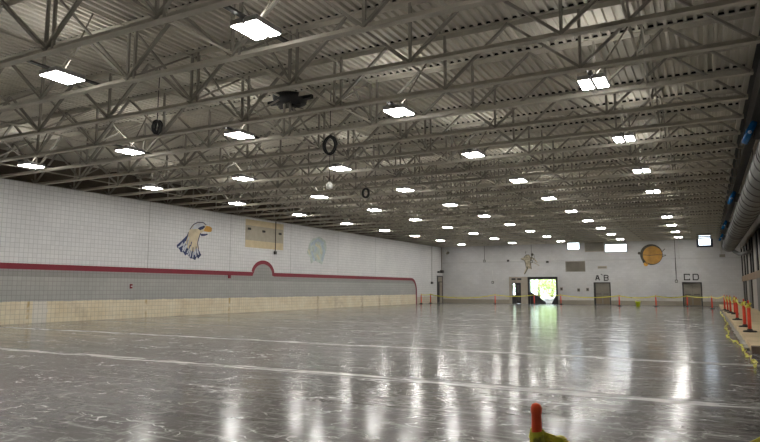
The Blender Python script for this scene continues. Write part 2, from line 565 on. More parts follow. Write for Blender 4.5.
# right side: walkway slab, timber beam, dark posts and pale panels between
mb = MB().box(26.45, WR, 17.4, D, 0.0, 0.15)
struct(mb.build('walkway_slab', 'slab'))
struct(MB().box(26.43, WR, 17.1, 17.4, 0.0, 0.16).build('walkway_slab_edge', 'slab_face'))
struct(MB().box(WR, WR + .3, Y0, D + .3, 0, TOP).build('wall_right', 'panel'))
struct(MB().box(WR - .12, WR, 20.0, D, 2.18, 2.62).build('trim_2', 'wood'))
struct(MB().box(WR - .1, WR, 20.0, D, 5.0, TOP).build('wall_right_upper', 'dark_wall'))
for k, y in enumerate((62.6, 58.6, 55.2, 51.0, 48.6, 44.4, 41.6, 37.5)):
    wd = (.35, .9, .75, .8, .5, .9, .6, .9)[k]
    struct(MB().box(WR - .09, WR, y - wd / 2, y + wd / 2, 2.62, 5.0).build('trim_%d' % (3 + k), 'black'))
for k, (y, wd) in enumerate(((61.8, 1.0), (58.9, 1.2), (52.5, 2.6), (44.0, 3.2), (38.5, 2.0))):
    struct(MB().box(WR - .09, WR, y - wd / 2, y + wd / 2, 0.15, 2.18).build('trim_%d' % (11 + k), 'dark'))

# far wall: windows
def far_window(n, x0, x1, z0, z1, fm, fr, brace=False):
    mb = MB()
    mb.box(x0 - fr, x0 + .03, D - .04, D + .2, z0 - fr, z1 + fr).box(x1 - .03, x1 + fr, D - .04, D + .2, z0 - fr, z1 + fr)
    mb.box(x0, x1, D - .04, D + .2, z0 - fr, z0 + .03).box(x0, x1, D - .04, D + .2, z1 - .03, z1 + fr)
    if brace:
        mb.bar((x0 + .9, D + .1, z1 - .15), (x1 - .25, D + .1, z0 + .1), .05, .06)
    o = struct(mb.build('window_%d' % n, fm))
    g = MB().box(x0, x1, D + .16, D + .17, z0, z1).build('window_pane', 'glass', o)
far_window(1, 13.42, 14.6, 5.39, 6.1, 'conduit', .05)
far_window(2, 16.97, 18.98, 5.07, 5.81, 'conduit', .04, True)
far_window(3, 25.09, 26.09, 5.45, 6.4, 'navyframe', .16)

# far wall: double doors A B and C D
def double_door(n, x0, x1, h, lm):
    mb = MB().box(x0 - .04, x0 + .05, D - .05, D + .25, 0, h + .05).box(x1 - .05, x1 + .04, D - .05, D + .25, 0, h + .05)
    mb.box(x0, x1, D - .05, D + .25, h - .04, h + .05)
    o = struct(mb.build('door_%d' % n, 'dark'))
    MB().box(x0, x1, D + .18, D + .24, 0, h).build('door_backing', 'dark', o)  # panel added to keep daylight out of the gaps round the leaves
    xm = (x0 + x1) / 2
    for a, b in ((x0 + .06, xm - .006), (xm + .006, x1 - .06)):
        lf = MB().box(a, b, D + .12, D + .17, .02, h - .05).build('door_leaf', 'doorleaf', o)
        MB().box(a + .04, b - .04, D + .112, D + .12, .06, .8).build('kick_panel', 'doorlow', lf)
        hx = b - .12 if a < xm - .1 else a + .12
        MB().bar((a + .1, D + .07, 1.02), (b - .1, D + .07, 1.02), .04, .05).box(a + .1, a + .14, D + .07, D + .12, 1, 1.04).box(b - .14, b - .1, D + .07, D + .12, 1, 1.04).build('push_bar', 'dark', lf)
    return o
double_door(1, 15.86, 17.33, 2.1, 'doorleaf')
struct(MB().box(15.86, 15.98, D - .02, D + .12, 0, 2.05).build('trim_16', 'black'))
double_door(2, 23.62, 25.14, 2.08, 'doorleaf')

# far wall: tan entrance panel with black glazed door
mb = MB().box(7.43, 7.72, D - .05, D, 0, 2.73).box(8.66, 9.38, D - .05, D, 0, 2.73).box(7.72, 8.66, D - .05, D, 2.12, 2.73)
struct(mb.build('wall_entrance_panel', 'tanwall'))
mb = MB().box(7.72, 7.8, D - .03, D + .1, 0, 2.12).box(8.58, 8.66, D - .03, D + .1, 0, 2.12).box(7.72, 8.66, D - .03, D + .1, 2.04, 2.12)
mb.box(8.06, 8.16, D - .03, D + .1, 0, 2.04).box(7.8, 8.06, D - .03, D + .1, 0, .85)
dn = struct(mb.build('door_3', 'black'))
MB().box(7.8, 8.06, D + .03, D + .04, .85, 2.04).build('door_sidelight_pane', 'glass', dn)
lf = MB().box(8.16, 8.58, D + .02, D + .06, 0.02, 2.04).build('door_leaf', 'black', dn)
MB().box(8.26, 8.48, D + .012, D + .02, .25, .75).box(8.26, 8.48, D + .012, D + .02, 1.1, 1.9).build('door_glazing', 'dark', lf)
for i, x in enumerate((7.72, 8.32)):
    t = thing('exit_sign_box', 'dark box mounted %s over the black glazed door' % ('on the left side' if i == 0 else 'on the right side'), 'wall box', (x, D - .05, 2.5), 'dark boxes over the entrance')
    MB().box(0, .42, -.08, 0, -.09, .09).build('housing', 'dark', t)
    MB().box(.03, .39, -.09, -.08, -.06, .06).build('front_plate', 'black', t)

# dock opening frame, torn black sheeting across its foot
mb = MB().box(9.38, 9.58, D - .08, D + .3, 0, 2.72).box(12.2, 12.38, D - .08, D + .3, 0, 2.72).box(9.38, 12.38, D - .08, D + .3, 2.46, 2.72)
struct(mb.build('door_4', 'black'))
t = thing('torn_sheeting', 'black sheeting with a torn notch across the foot of the bright loading door', 'sheeting', (0, 0, 0))
MB().poly([(9.58, D + .12, 0), (9.58, D + .12, 1.25), (9.95, D + .14, 1.0), (10.35, D + .12, .82), (10.7, D + .15, .5), (11.1, D + .12, .2), (11.15, D + .12, 0)], (0, .02, 0)).build('left_flap', 'black', t)
MB().poly([(12.2, D + .12, 0), (12.2, D + .12, .98), (12.05, D + .13, .7), (11.85, D + .12, .32), (11.7, D + .12, 0)], (0, .02, 0)).build('right_flap', 'black', t)
# white sack at the foot of the opening
def blob(c, r, seed, n=14):
    rr = random.Random(seed)
    vs, fs = [], []
    for i in range(n + 1):
        for j in range(n * 2):
            a, b = PI * i / n, PI * j / n
            k = 1 + .12 * math.sin(3 * b + seed) * math.sin(2 * a) + rr.uniform(-.04, .04)
            z = c[2] + r[2] * math.cos(a) * k
            vs.append((c[0] + r[0] * math.sin(a) * math.cos(b) * k, c[1] + r[1] * math.sin(a) * math.sin(b) * k, max(z, 0.002)))
    for i in range(n):
        for j in range(n * 2):
            a, b = i * n * 2 + j, i * n * 2 + (j + 1) % (n * 2)
            fs.append((a, b, b + n * 2, a + n * 2))
    return MB().add(vs, fs, True)
t = thing('debris_sack', 'white plastic sack slumped on the ground outside the loading door', 'sack', (11.35, D + 1.3, 0))
blob((0, 0, .32), (.72, .4, .36), 3).build('sack_body', 'white', t)
MB().tube([(0, 0, .5), (.02, 0, .6), (.08, .02, .7)], [.09, .05, .12], 10).build('tied_neck', 'white', t)

# outside
struct(MB().box(-30, 60, D + .3, D + 6, -.25, -.002).build('ground_yard', 'yard'))
struct(MB().box(-60, 60, D + 6, D + 90, -.25, 0.05).build('ground_lawn', 'grass'))
def tree(x, y, h, r, label, seed):
    rr = random.Random(seed)
    t = thing('leafy_tree', label, 'tree', (x, y, .05), 'trees outside the loading door')
    MB().tube([(0, 0, 0), (.1, 0, h * .4), (0, 0, h * .75)], [.22, .17, .08], 8).build('trunk', 'bark', t)
    mb = MB()
    for _ in range(1300):
        while True:
            p = Vector((rr.uniform(-1, 1), rr.uniform(-1, 1), rr.uniform(-1, 1)))
            if .35 < p.length < 1:
                break
        c = Vector((p.x * r, p.y * r, h * .55 + p.z * h * .45))
        a = Vector((rr.uniform(-1, 1), rr.uniform(-1, 1), rr.uniform(-1, 1))).normalized() * .17
        b = a.orthogonal().normalized() * .1
        mb.add([c - a, c + b, c + a, c - b], [(0, 1, 2, 3)])
    mb.build('crown', 'leaf', t)
tree(4.5, 88, 6.5, 2.6, 'pale green tree at the left of the loading door view', 1)
tree(-2.0, 96, 7.5, 3.0, 'pale green tree seen behind the left edge of the loading door', 2)
tree(8.6, 92, 3.2, 2.2, 'low round bush in the middle of the loading door view', 3)
tree(7.2, 84, 5.0, 1.7, 'slim pale tree at the right of the loading door view', 4)

# left wall, corner door
mb = MB().box(0, .06, 61.45, 61.6, 0, 2.9).box(0, .06, 62.85, 63.0, 0, 2.9).box(0, .06, 61.6, 62.85, 2.78, 2.9).box(0, .05, 61.6, 62.85, 2.2, 2.28)
d5 = struct(mb.build('door_5', 'dark'))
MB().box(0, .03, 61.6, 62.1, .02, 2.2).build('door_leaf', 'black', d5)
MB().box(0, .03, 62.1, 62.85, .02, 2.2).build('door_leaf', 'tanwall', d5)
MB().box(0, .02, 61.6, 62.85, 2.28, 2.78).build('door_transom', 'tanwall', d5)

# ------------------------------------------------------------------ steel: girder, trusses, bracing
TX1 = 26.66
NY, TY0, TS = 30, 7.141, 1.911
ZB, ZT = 6.02, TOP
gd = thing('steel_girder', 'long dark steel girder carrying the right ends of the roof trusses', 'girder', (26.95, 0, 0))
mb = MB().box(-.13, .13, Y0, D, 5.95, 5.98).box(-.13, .13, Y0, D, 6.92, 6.95).box(-.012, .012, Y0, D, 5.98, 6.92)
mb.build('girder_beam', 'dark', gd)
brk = None
for k in range(8, NY):
    y = TY0 + TS * k
    if brk is None:
        brk = MB().box(-.29, -.01, -.07, .07, 5.98, 6.02).box(-.05, -.01, -.02, .02, 5.98, 6.92).build('bearing_bracket', 'doorleaf', gd)
        b = brk
    else:
        b = brk.copy()
        COL.objects.link(b)
        b.parent = gd
    b.location = (0, y, 0)

def make_truss():
    t = thing('roof_truss', '', 'roof truss', (0, TY0, 0), 'roof trusses across the hall')
    MB().angle((-.9, 0, ZB + .01), (TX1, 0, ZB + .01), .17, .014, (0, 0, 1)).build('bottom_chord', 'steel', t)
    MB().angle((-.9, 0, ZT - .012), (TX1 + .1, 0, ZT - .012), .2, .014, (0, 0, -1)).build('top_chord', 'steel', t)
    MB().box(-.9, TX1 + .1, -.05, .05, ZT + .006, ZT + .068).build('flute_shade_strip', 'black', t)  # black strip standing in for the shade in the deck flutes
    nodes = [23.47 - 3.01 * k for k in range(9)][::-1]
    post = None
    zb, zt = ZB + .06, ZT - .06
    dg = dg2 = None
    for x in [n for n in nodes] :
        if post is None:
            post = MB().bar((0, 0, zb), (0, 0, zt), .055, .055).build('vertical_post', 'web', t)
            p = post
        else:
            p = post.copy(); COL.objects.link(p); p.parent = t
        p.location = (x, 0, 0)
        if dg is None:
            dg = MB().bar((0, -.02, zb), (1.505, -.02, zt), .05, .08, (0, 1, 0)).build('diagonal_brace', 'web', t)
            dg2 = MB().bar((0, .02, zb), (-1.505, .02, zt), .05, .08, (0, 1, 0)).build('diagonal_brace', 'web', t)
            a, b = dg, dg2
        else:
            a, b = dg.copy(), dg2.copy()
            for q in (a, b):
                COL.objects.link(q); q.parent = t
        a.location = b.location = (x, 0, 0)
    for x in (14.44 + .22, 17.45 + .2):
        p = post.copy(); COL.objects.link(p); p.parent = t
        p.location = (x, 0, 0)
    x = 23.47 + 1.505
    MB().bar((x + .1, 0, zt), (TX1 - .05, 0, zb), .05, .08, (0, 1, 0)).build('end_brace', 'web', t)
    return t
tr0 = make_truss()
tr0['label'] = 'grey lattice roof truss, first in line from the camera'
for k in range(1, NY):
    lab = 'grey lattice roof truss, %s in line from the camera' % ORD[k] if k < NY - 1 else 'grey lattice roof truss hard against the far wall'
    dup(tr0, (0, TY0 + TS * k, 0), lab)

# cross bracing between neighbouring trusses, in lines down the length of the hall
LINES = [(24.55, 'above the right-hand lamp row'), (14.43, 'above the middle lamp row'), (17.45, 'between the middle lamp rows'), (8.3, 'above the second lamp row from the left wall'), (2.4, 'beside the left wall')]
for n, (x, where) in enumerate(LINES):
    t = thing('bridging_line', 'line of crossed steel braces between trusses, ' + where, 'roof bracing', (x, 0, 0), 'bracing lines between the trusses')
    MB().bar((.03, TY0 - TS, ZB + .11), (.03, TY0 + TS * 29, ZB + .11), .04, .04).build('lower_bar', 'steel', t)
    MB().bar((.03, TY0 - TS, ZT - .13), (.03, TY0 + TS * 29, ZT - .13), .04, .04).build('upper_bar', 'steel', t)
    pa = MB().bar((-.03, .05, ZB + .12), (-.03, TS - .05, ZT - .12), .04, .045).build('diagonal_brace', 'web', t)
    pb = MB().bar((.07, .05, ZT - .12), (.07, TS - .05, ZB + .12), .04, .045).build('diagonal_brace', 'web', t)
    pa.location = pb.location = (0, TY0 - TS, 0)
    step = (2, 1, 2, 1, 2)[n]
    for k in range(step - 1, 29, step):
        for q in (pa, pb):
            c = q.copy(); COL.objects.link(c); c.parent = t
            c.location = (0, TY0 + TS * k, 0)

# ------------------------------------------------------------------ LED fixtures
LX = (3.457, 8.735, 13.455, 18.756, 23.566)
LY0, LDY = 8.189, 5.7337
COLN = ('leftmost column', 'second column from the left wall', 'middle column', 'fourth column from the left wall', 'rightmost column')
def make_light():
    t = thing('led_light', '', 'ceiling light', (0, 0, 0), 'twin-panel LED lights under the trusses')
    for s in (-1, 1):
        hb = MB().box(s * .155 - .135, s * .155 + .135, -.35, .35, 6.035, 6.09)
        for k in range(5):
            hb.box(s * .155 - .12, s * .155 + .12, -.28 + k * .13, -.24 + k * .13, 6.09, 6.12)
        hb.box(s * .155 - .135, s * .155 - .125, -.35, .35, 6.09, 6.132).box(s * .155 + .125, s * .155 + .135, -.35, .35, 6.09, 6.132)  # rim hides the added upward glow from below
        hb.box(s * .155 - .135, s * .155 + .135, -.35, -.34, 6.09, 6.132).box(s * .155 - .135, s * .155 + .135, .34, .35, 6.09, 6.132)
        h = hb.build('lamp_housing', 'housing', t)
        MB().box(s * .16 - .112, s * .16 + .112, -.33, .33, 6.02, 6.0345).build('led_panel', 'led', h)
        MB().box(s * .17 - .06, s * .17 + .06, -.3, .3, 6.121, 6.126).build('added_uplight', 'uplight', h)  # upward glow added to brighten the roof deck
    MB().box(-.05, .05, -.98, .98, 6.125, 6.165).build('mounting_strut', 'dark', t)
    MB().box(-.05, .05, -.16, .16, 6.165, 6.21).build('driver_box', 'dark', t)
    MB().tube([(.0, .02, 6.2), (.2, .03, 6.42), (.85, .05, TOP - .03)], .018, 6).build('power_conduit', 'doorleaf', t)
    return t
lt = None
for r in range(-1, 10):
    for c in range(5):
        if (r, c) == (5, 4) or (r == 0 and c == 4 and False):
            continue
        if r == -1 and c < 2:
            continue
        ry = 'row %s from the camera' % ORD[r + 1] if r < 9 else 'row nearest the far wall'
        lab = 'lit twin-panel LED light, %s, %s' % (COLN[c], (ORD[r] + ' row from the camera') if 0 <= r < 9 else ('row nearest the far wall' if r == 9 else 'row overhead behind the first truss'))
        if lt is None:
            lt = make_light()
            lt.location = (LX[c], LY0 + LDY * r, 0)
            lt['label'] = lab
        else:
            dup(lt, (LX[c], LY0 + LDY * r, 0), lab)

# ------------------------------------------------------------------ spiral duct with film-capped branches
DX, DZ, DR = 27.3, 4.92, .45
t = thing('spiral_duct', 'large round spiral duct hung along the right wall', 'duct', (DX, 0, DZ))
mb = MB()
mb.tube([(0, y, 0) for y in (8, 30, 56.6)], DR, 36, False)
mb.build('duct_shell', 'duct', t)
rb = None
for k in range(29):
    y = 16.2 + k * 1.4
    if rb is None:
        rb = MB().tube([(0, -.10, 0), (0, -.07, 0), (0, .07, 0), (0, .10, 0)], [DR, DR + .022, DR + .022, DR], 36, False).build('seam_ring', 'dark', t)
        q = rb
    else:
        q = rb.copy(); COL.objects.link(q); q.parent = t
    q.location = (0, y, 0)
MB().lathe((0, 0, 0), [(0, 0), (.3, .04), (DR + .01, .06), (DR + .01, .1)], 36).build('end_cap', 'dark', t)
cap = t.children[-1]
cap.rotation_euler = (PI / 2, 0, 0)
cap.location = (0, 56.65, 0)
MB().tube([(.1, 56.0, -.15), (.3, 55.2, -.5), (.55, 54.0, -.75), (.75, 52.0, -.85), (.9, 48.0, -.9)], .14, 14).build('return_pipe', 'duct', t)
for y in (18.0, 26, 34, 42, 50):
    mb = MB().tube([(0, y, DR), (0, y, 6.95 - DZ + .5)], .012, 6)
    mb.tube([(DR * 1.02 * math.cos(a * PI / 12), y, DR * 1.02 * math.sin(a * PI / 12)) for a in range(25)], .02, 6)
    mb.build('hanger', 'dark', t)
def branch(y):
    u = Vector((-.9, 0, .436))
    b = MB().tube([(0, y, .2), (-.03, y, .5), (-.12, y, .62), (-.3, y, .68), (-.44, y, .70)], .2, 24).build('branch_stub', 'dark', t)
    f = MB()
    o = Vector((-.55, y, .70))
    f.tube([o - u * .10, o - u * .08, o + u * .03, o + u * .06, o + u * .07], [.24, .31, .32, .29, .15], 24)
    f.build('film_cover', 'blue', b)
    MB().tube([o - u * .04 + Vector((0, -.305, -.06)), o + Vector((0, -.32, -.06)), o + u * .03 + Vector((0, -.305, -.06))], [.03, .05, .03], 10).build('film_pale_spot', 'pale', b)  # small pale spot on the near side of the film
for y in (18.6, 31.8, 45.2, 56.0):
    branch(y)

# ------------------------------------------------------------------ wall murals and patches on the left wall
HEAD = [(25.38, 4.65), (25.54, 4.92), (25.79, 5.13), (26.1, 5.24), (26.46, 5.26), (26.69, 5.15), (26.74, 5.06), (26.56, 4.94), (26.57, 4.78), (26.31, 4.66), (26.24, 4.49), (26.14, 4.29), (26.11, 4.06), (26.21, 3.81), (26.0, 3.54), (25.65, 3.58), (25.3, 3.75), (25.16, 4.0), (25.27, 4.26), (25.35, 4.45)]
BEAK = [(26.72, 5.12), (27.02, 5.11), (27.21, 5.03), (27.2, 4.86), (27.12, 4.79), (26.85, 4.77), (26.57, 4.78), (26.59, 4.91)]
JAW = [(26.24, 4.62), (26.58, 4.63), (26.85, 4.67), (26.87, 4.61), (26.63, 4.52), (26.36, 4.49)]
EYE = [(26.07, 4.9), (26.24, 5.01), (26.56, 5.11), (26.65, 5.05), (26.47, 4.9), (26.25, 4.82)]
FEATH = [(25.27, 4.45), (25.34, 4.64), (25.44, 4.65), (25.28, 4.23), (25.21, 3.94), (25.43, 3.76), (25.74, 3.56), (26.04, 3.73), (26.17, 3.74), (26.41, 3.4), (26.19, 3.19), (26.06, 3.28), (25.95, 3.09), (25.76, 3.17), (25.58, 3.17), (25.32, 3.41), (25.19, 3.31), (25.02, 3.49), (24.85, 3.48), (24.72, 3.66), (24.55, 3.74), (24.54, 3.86), (24.86, 4.1)]
CROWN = [(25.46, 4.81), (25.71, 5.09), (26.05, 5.26), (26.46, 5.29), (26.72, 5.17)]
THROAT = [(26.29, 4.66), (26.18, 4.39), (26.08, 4.06), (26.17, 3.74)]
STK = [((24.95, 4.01), (24.75, 3.78)), ((25.16, 4.09), (24.97, 3.67)), ((25.29, 3.88), (25.1, 3.55)), ((25.46, 3.7), (25.31, 3.47)), ((25.61, 3.58), (25.54, 3.26)),
       ((25.78, 3.53), (25.75, 3.24)), ((25.95, 3.6), (25.99, 3.31)), ((26.13, 3.64), (26.18, 3.42)), ((25.1, 3.96), (24.65, 3.75))]
def lpoly(mb, pts, x, th=.004):
    return mb.poly([(x + .002, a, b) for a, b in pts], (th, 0, 0))
def lstroke(mb, pts, wd, x, th=.004):
    for a, b in zip(pts[:-1], pts[1:]):
        d = (Vector(b) - Vector(a))
        n = Vector((-d.y, d.x)).normalized() * wd / 2
        e = d.normalized() * wd * .2
        a2, b2 = Vector(a) - e, Vector(b) + e
        lpoly(mb, [a2 - n, b2 - n, b2 + n, a2 + n], x, th)
    return mb
t = thing('eagle_mural', 'painted eagle head with orange beak and navy feathers on the white left wall', 'mural', (0, 0, 0))
lpoly(MB(), FEATH, .0).build('navy_feathers', 'm_navy', t)
lpoly(MB(), HEAD, .004).build('cream_head', 'm_cream', t)
lpoly(MB(), [(25.56, 4.82), (25.8, 5.1), (26.1, 5.22), (26.46, 5.24), (26.66, 5.13), (26.3, 5.0), (26.05, 4.88)], .008, .003).build('white_crown', 'm_white', t)
mb = MB()
for a, b in STK + [((25.4, 4.35), (25.33, 4.0)), ((25.3, 3.98), (24.95, 3.55)), ((25.55, 3.75), (25.42, 3.35)), ((25.9, 3.7), (25.88, 3.4)), ((26.05, 3.75), (26.1, 3.5))]:
    lstroke(mb, [a, b], .075, .008, .003)
mb.build('pale_feather_streaks', 'm_white', t)
mb = MB()
for a, b in (((25.5, 3.9), (25.42, 3.62)), ((25.75, 3.8), (25.72, 3.5)), ((25.98, 3.85), (26.0, 3.58)), ((25.35, 4.2), (25.27, 3.9)), ((25.62, 4.1), (25.56, 3.85))):
    lstroke(mb, [a, b], .06, .008, .003)
lstroke(mb, CROWN, .05, .008); lstroke(mb, THROAT, .05, .008)
lpoly(mb, EYE, .008); lpoly(mb, JAW, .008)
mb.build('dark_outline', 'm_navy', t)
lpoly(MB(), BEAK, .0).build('orange_beak', 'm_gold', t)

FADE = [(37.01, 4.06), (37.29, 4.78), (37.73, 5.17), (38.63, 5.38), (39.43, 5.14), (39.63, 4.57), (39.37, 3.97), (39.01, 3.3), (38.59, 3.43), (38.02, 3.55), (37.53, 3.31), (37.39, 3.8)]
t = thing('faded_mural', 'faded pale green and blue painted emblem on the white left wall', 'mural', (0, 0, 0))
lpoly(MB(), FADE, 0).build('green_ground', 'm_fade1', t)
mb = MB()
for p in ([(37.5, 4.7), (38.4, 5.15), (39.2, 4.9)], [(37.6, 4.2), (37.9, 3.7), (38.0, 3.6)], [(38.9, 4.9), (39.3, 4.3), (39.0, 3.6)], [(37.9, 4.9), (38.2, 4.5), (38.0, 4.2)]):
    lstroke(mb, p, .22, .004)
mb.build('blue_strokes', 'm_fade2', t)
mb = MB()
for p in ([(38.1, 4.75), (38.7, 4.6), (38.9, 4.1)], [(37.2, 4.3), (37.35, 4.0)], [(38.3, 4.0), (38.6, 3.7)]):
    lstroke(mb, p, .2, .006)
mb.build('yellow_strokes', 'm_fade3', t)

t = thing('bare_wall_patch', 'cream and khaki rectangle of bare block where a board hung on the left wall', 'wall patch', (0, 0, 0))
MB().box(0, .004, 30.2, 34.15, 4.1, 5.88).build('cream_ground', 'cream', t)
MB().box(.004, .008, 30.22, 34.1, 4.56, 5.5).build('khaki_panel', 'khaki', t)
t = thing('wall_conduit', 'thin dark conduit with brackets hanging down the bare rectangle on the left wall', 'conduit', (0, 33.25, 0))
MB().tube([(.03, 0, 6.0), (.03, 0, 3.95)], .025, 8).build('conduit_pipe', 'dark', t)
MB().box(0, .09, -.12, .1, 3.78, 3.98).build('junction_box', 'dark', t)
for i, (y, z, wh) in enumerate(((30.55, 5.28, 'left'), (32.0, 5.22, 'middle'), (33.75, 5.2, 'right'))):
    t = thing('wall_bracket', 'small dark bracket at the %s of the khaki rectangle' % wh, 'bracket', (0, y, z), 'brackets on the bare rectangle')
    MB().box(0, .04, -.13, .13, -.07, .07).build('back_plate', 'dark', t)
    MB().tube([(.04, 0, 0), (.14, 0, -.02)], .035, 8).build('stud', 'dark', t)
t = thing('fire_alarm', 'small red box on the grey band near the left edge', 'wall box', (0, 21.6, 1.6))
MB().box(0, .06, -.06, .06, -.11, .11).build('box_body', 'red', t)
MB().box(.06, .075, -.04, .04, -.02, .02).build('pull_bar', 'white', t)
t = thing('hose_box', 'small dark red box under the stripe left of the arch', 'wall box', (0, 28.8, 2.24))
MB().box(0, .07, -.09, .09, -.13, .1).build('box_body', 'red', t)
MB().tube([(.07, 0, 0), (.1, 0, 0)], .03, 8).build('button', 'black', t)

# ------------------------------------------------------------------ far wall fittings
def fpoly(mb, pts, lay=0, th=.006):
    return mb.poly([(a, D - .002 - lay, b) for a, b in pts], (0, -th, 0))
def fstroke(mb, pts, wd, lay=0, th=.006):
    for a, b in zip(pts[:-1], pts[1:]):
        d = (Vector(b) - Vector(a))
        n = Vector((-d.y, d.x)).normalized() * wd / 2
        fpoly(mb, [Vector(a) - n, Vector(b) - n, Vector(b) + n, Vector(a) + n], lay, th)
    return mb
circ = lambda cx, cz, r, n=40, a0=0, a1=2 * PI: [(cx + r * math.cos(a0 + (a1 - a0) * i / n), cz + r * math.sin(a0 + (a1 - a0) * i / n)) for i in range(n + (0 if abs(a1 - a0 - 2 * PI) < .01 else 1))]
t = thing('ball_mural', 'large round orange ball painted on the far wall', 'mural', (0, 0, 0))
fpoly(MB(), circ(21.1, 4.73, .98)).build('dark_rim', 'm_olive', t)
fpoly(MB(), circ(21.2, 4.68, .84), .006).build('orange_disc', 'm_ball', t)
fpoly(MB(), circ(20.6, 3.84, .2)).build('orange_blob', 'm_gold', t)
mb = MB()
fstroke(mb, [(20.3, 4.72), (21.0, 4.66), (21.6, 4.70), (22.35, 4.66)], .05, .012)
fstroke(mb, [(22.0, 4.95), (22.3, 5.25)], .06); fstroke(mb, [(22.0, 4.5), (22.35, 4.62)], .05)
fpoly(mb, circ(20.05, 4.88, .13)); fstroke(mb, [(20.3, 4.3), (20.42, 3.95)], .12)
mb.build('dark_lines', 'm_olive', t)

t = thing('player_mural', 'painted tan figure of a running player on the far wall', 'mural', (0, 0, 0))
FB = [(9.02, 4.73), (9.27, 4.97), (9.6, 4.96), (9.76, 4.71), (9.92, 4.87), (9.83, 4.39), (9.74, 3.9), (9.81, 3.5), (9.57, 3.58), (9.4, 3.5), (9.14, 3.02), (8.98, 3.07), (9.24, 3.67), (9.17, 4.16), (9.1, 4.4), (8.77, 4.49), (8.77, 4.65)]
fpoly(MB(), FB).build('tan_body', 'm_tan', t)
mb = MB()
fstroke(mb, [(9.76, 4.71), (10.08, 4.54), (10.4, 4.16)], .13, .006)
fstroke(mb, [(9.95, 4.2), (10.2, 4.1), (10.6, 3.85)], .07, .006)
mb.build('raised_arm', 'm_tan', t)
mb = MB()
fpoly(mb, circ(9.9, 5.0, .14), .0)
fstroke(mb, [(9.45, 3.8), (9.3, 3.4), (9.05, 3.0)], .09, .012); fstroke(mb, [(9.76, 4.75), (9.7, 4.2), (9.78, 3.5)], .06, .012)
fstroke(mb, [(8.7, 4.6), (9.1, 4.4), (9.2, 4.0), (9.25, 3.65)], .06, .012); fstroke(mb, [(9.85, 4.75), (10.1, 4.45)], .06, .016)
fstroke(mb, [(9.05, 4.75), (9.3, 5.0), (9.6, 4.98)], .05, .012); fstroke(mb, [(9.2, 5.1), (9.25, 5.35)], .05)
mb.build('dark_outline', 'm_olive', t)

def letter(ch, x, z, h, wd, label):
    s = .09
    mb = MB()
    if ch == 'A':
        fstroke(mb, [(x - wd / 2, z - h / 2), (x - .03, z + h / 2)], s * 1.1)
        fstroke(mb, [(x + wd / 2, z - h / 2), (x + .03, z + h / 2)], s * 1.1, .0)
        fstroke(mb, [(x - wd * .33, z - h * .15), (x + wd * .33, z - h * .15)], s)
        fstroke(mb, [(x - .1, z + h / 2 - .03), (x + .1, z + h / 2 - .03)], s)
    else:
        L, R_, T, B_ = x - wd / 2, x + wd / 2, z + h / 2, z - h / 2
        fstroke(mb, [(L, B_ - s / 2), (L, T + s / 2)], s)
        fstroke(mb, [(L, T), (R_ - (.06 if ch in 'BD' else 0), T)], s)
        fstroke(mb, [(L, B_), (R_ - (.06 if ch in 'BD' else 0), B_)], s)
        if ch == 'C':
            fstroke(mb, [(R_, T + s / 2), (R_, T - h * .22)], s)
            fstroke(mb, [(R_, B_ - s / 2), (R_, B_ + h * .22)], s)
        if ch == 'D':
            fstroke(mb, [(R_ - .08, T), (R_, T - .1)], s)
            fstroke(mb, [(R_, T - .08), (R_, B_ + .08)], s)
            fstroke(mb, [(R_, B_ + .1), (R_ - .08, B_)], s)
        if ch == 'B':
            fstroke(mb, [(L, z), (R_ - .06, z)], s)
            fstroke(mb, [(R_ - .06, T), (R_, T - .08), (R_, z + .08), (R_ - .06, z), (R_, z - .08), (R_, B_ + .08), (R_ - .06, B_)], s)
    tag(mb.build('painted_letter', 'black'), label, 'painted letter', 'letters over the far doors')
letter('A', 16.2, 2.58, .48, .34, 'black painted letter A above the double door left of the ball')
letter('B', 17.0, 2.58, .48, .36, 'black painted letter B above the double door left of the ball')
letter('C', 24.0, 2.6, .5, .42, 'black painted letter C above the double door under the blue-framed window')
letter('D', 24.72, 2.6, .5, .42, 'black painted letter D above the double door under the blue-framed window')
tag(fstroke(MB(), [(16.52, 2.94), (16.68, 2.84)], .07).build('painted_dash', 'black'), 'small black dash painted between letters A and B', 'painted mark')

t = thing('wall_louver', 'grey louvred vent on the far wall below the small window', 'vent', (0, 0, 0))
MB().box(13.2, 15.1, D - .05, D, 4.14, 4.24).box(13.2, 15.1, D - .05, D, 3.2, 3.3).box(13.2, 13.3, D - .05, D, 3.3, 4.14).box(15.0, 15.1, D - .05, D, 3.3, 4.14).build('louver_frame', 'doorleaf', t)
mb = MB().box(13.3, 15.0, D - .004, D, 3.3, 4.14)
for k in range(9):
    mb.bar((13.3, D - .03, 3.35 + k * .093), (15.0, D - .03, 3.35 + k * .093), .05, .012, (0, .5, .8))
mb.build('slats', 'doorleaf', t)
t = thing('boarded_opening', 'grey-brown boarded panel between the two bright high windows on the far wall', 'panel', (0, 0, 0))
MB().box(15.15, 16.85, D - .02, D, 5.2, 6.2).build('board', 'doorleaf', t)
MB().box(15.1, 15.18, D - .03, D, 5.15, 6.25).box(16.82, 16.9, D - .03, D, 5.15, 6.25).box(15.1, 16.9, D - .03, D, 5.12, 5.2).build('board_frame', 'tanwall', t)
t = thing('wall_sign', 'small grey plate above the letters A and B', 'sign', (0, 0, 0))
MB().box(16.25, 17.1, D - .03, D, 3.46, 3.72).build('plate', 'khaki', t)
MB().box(16.3, 17.05, D - .035, D - .03, 3.52, 3.66).build('face', 'doorleaf', t)

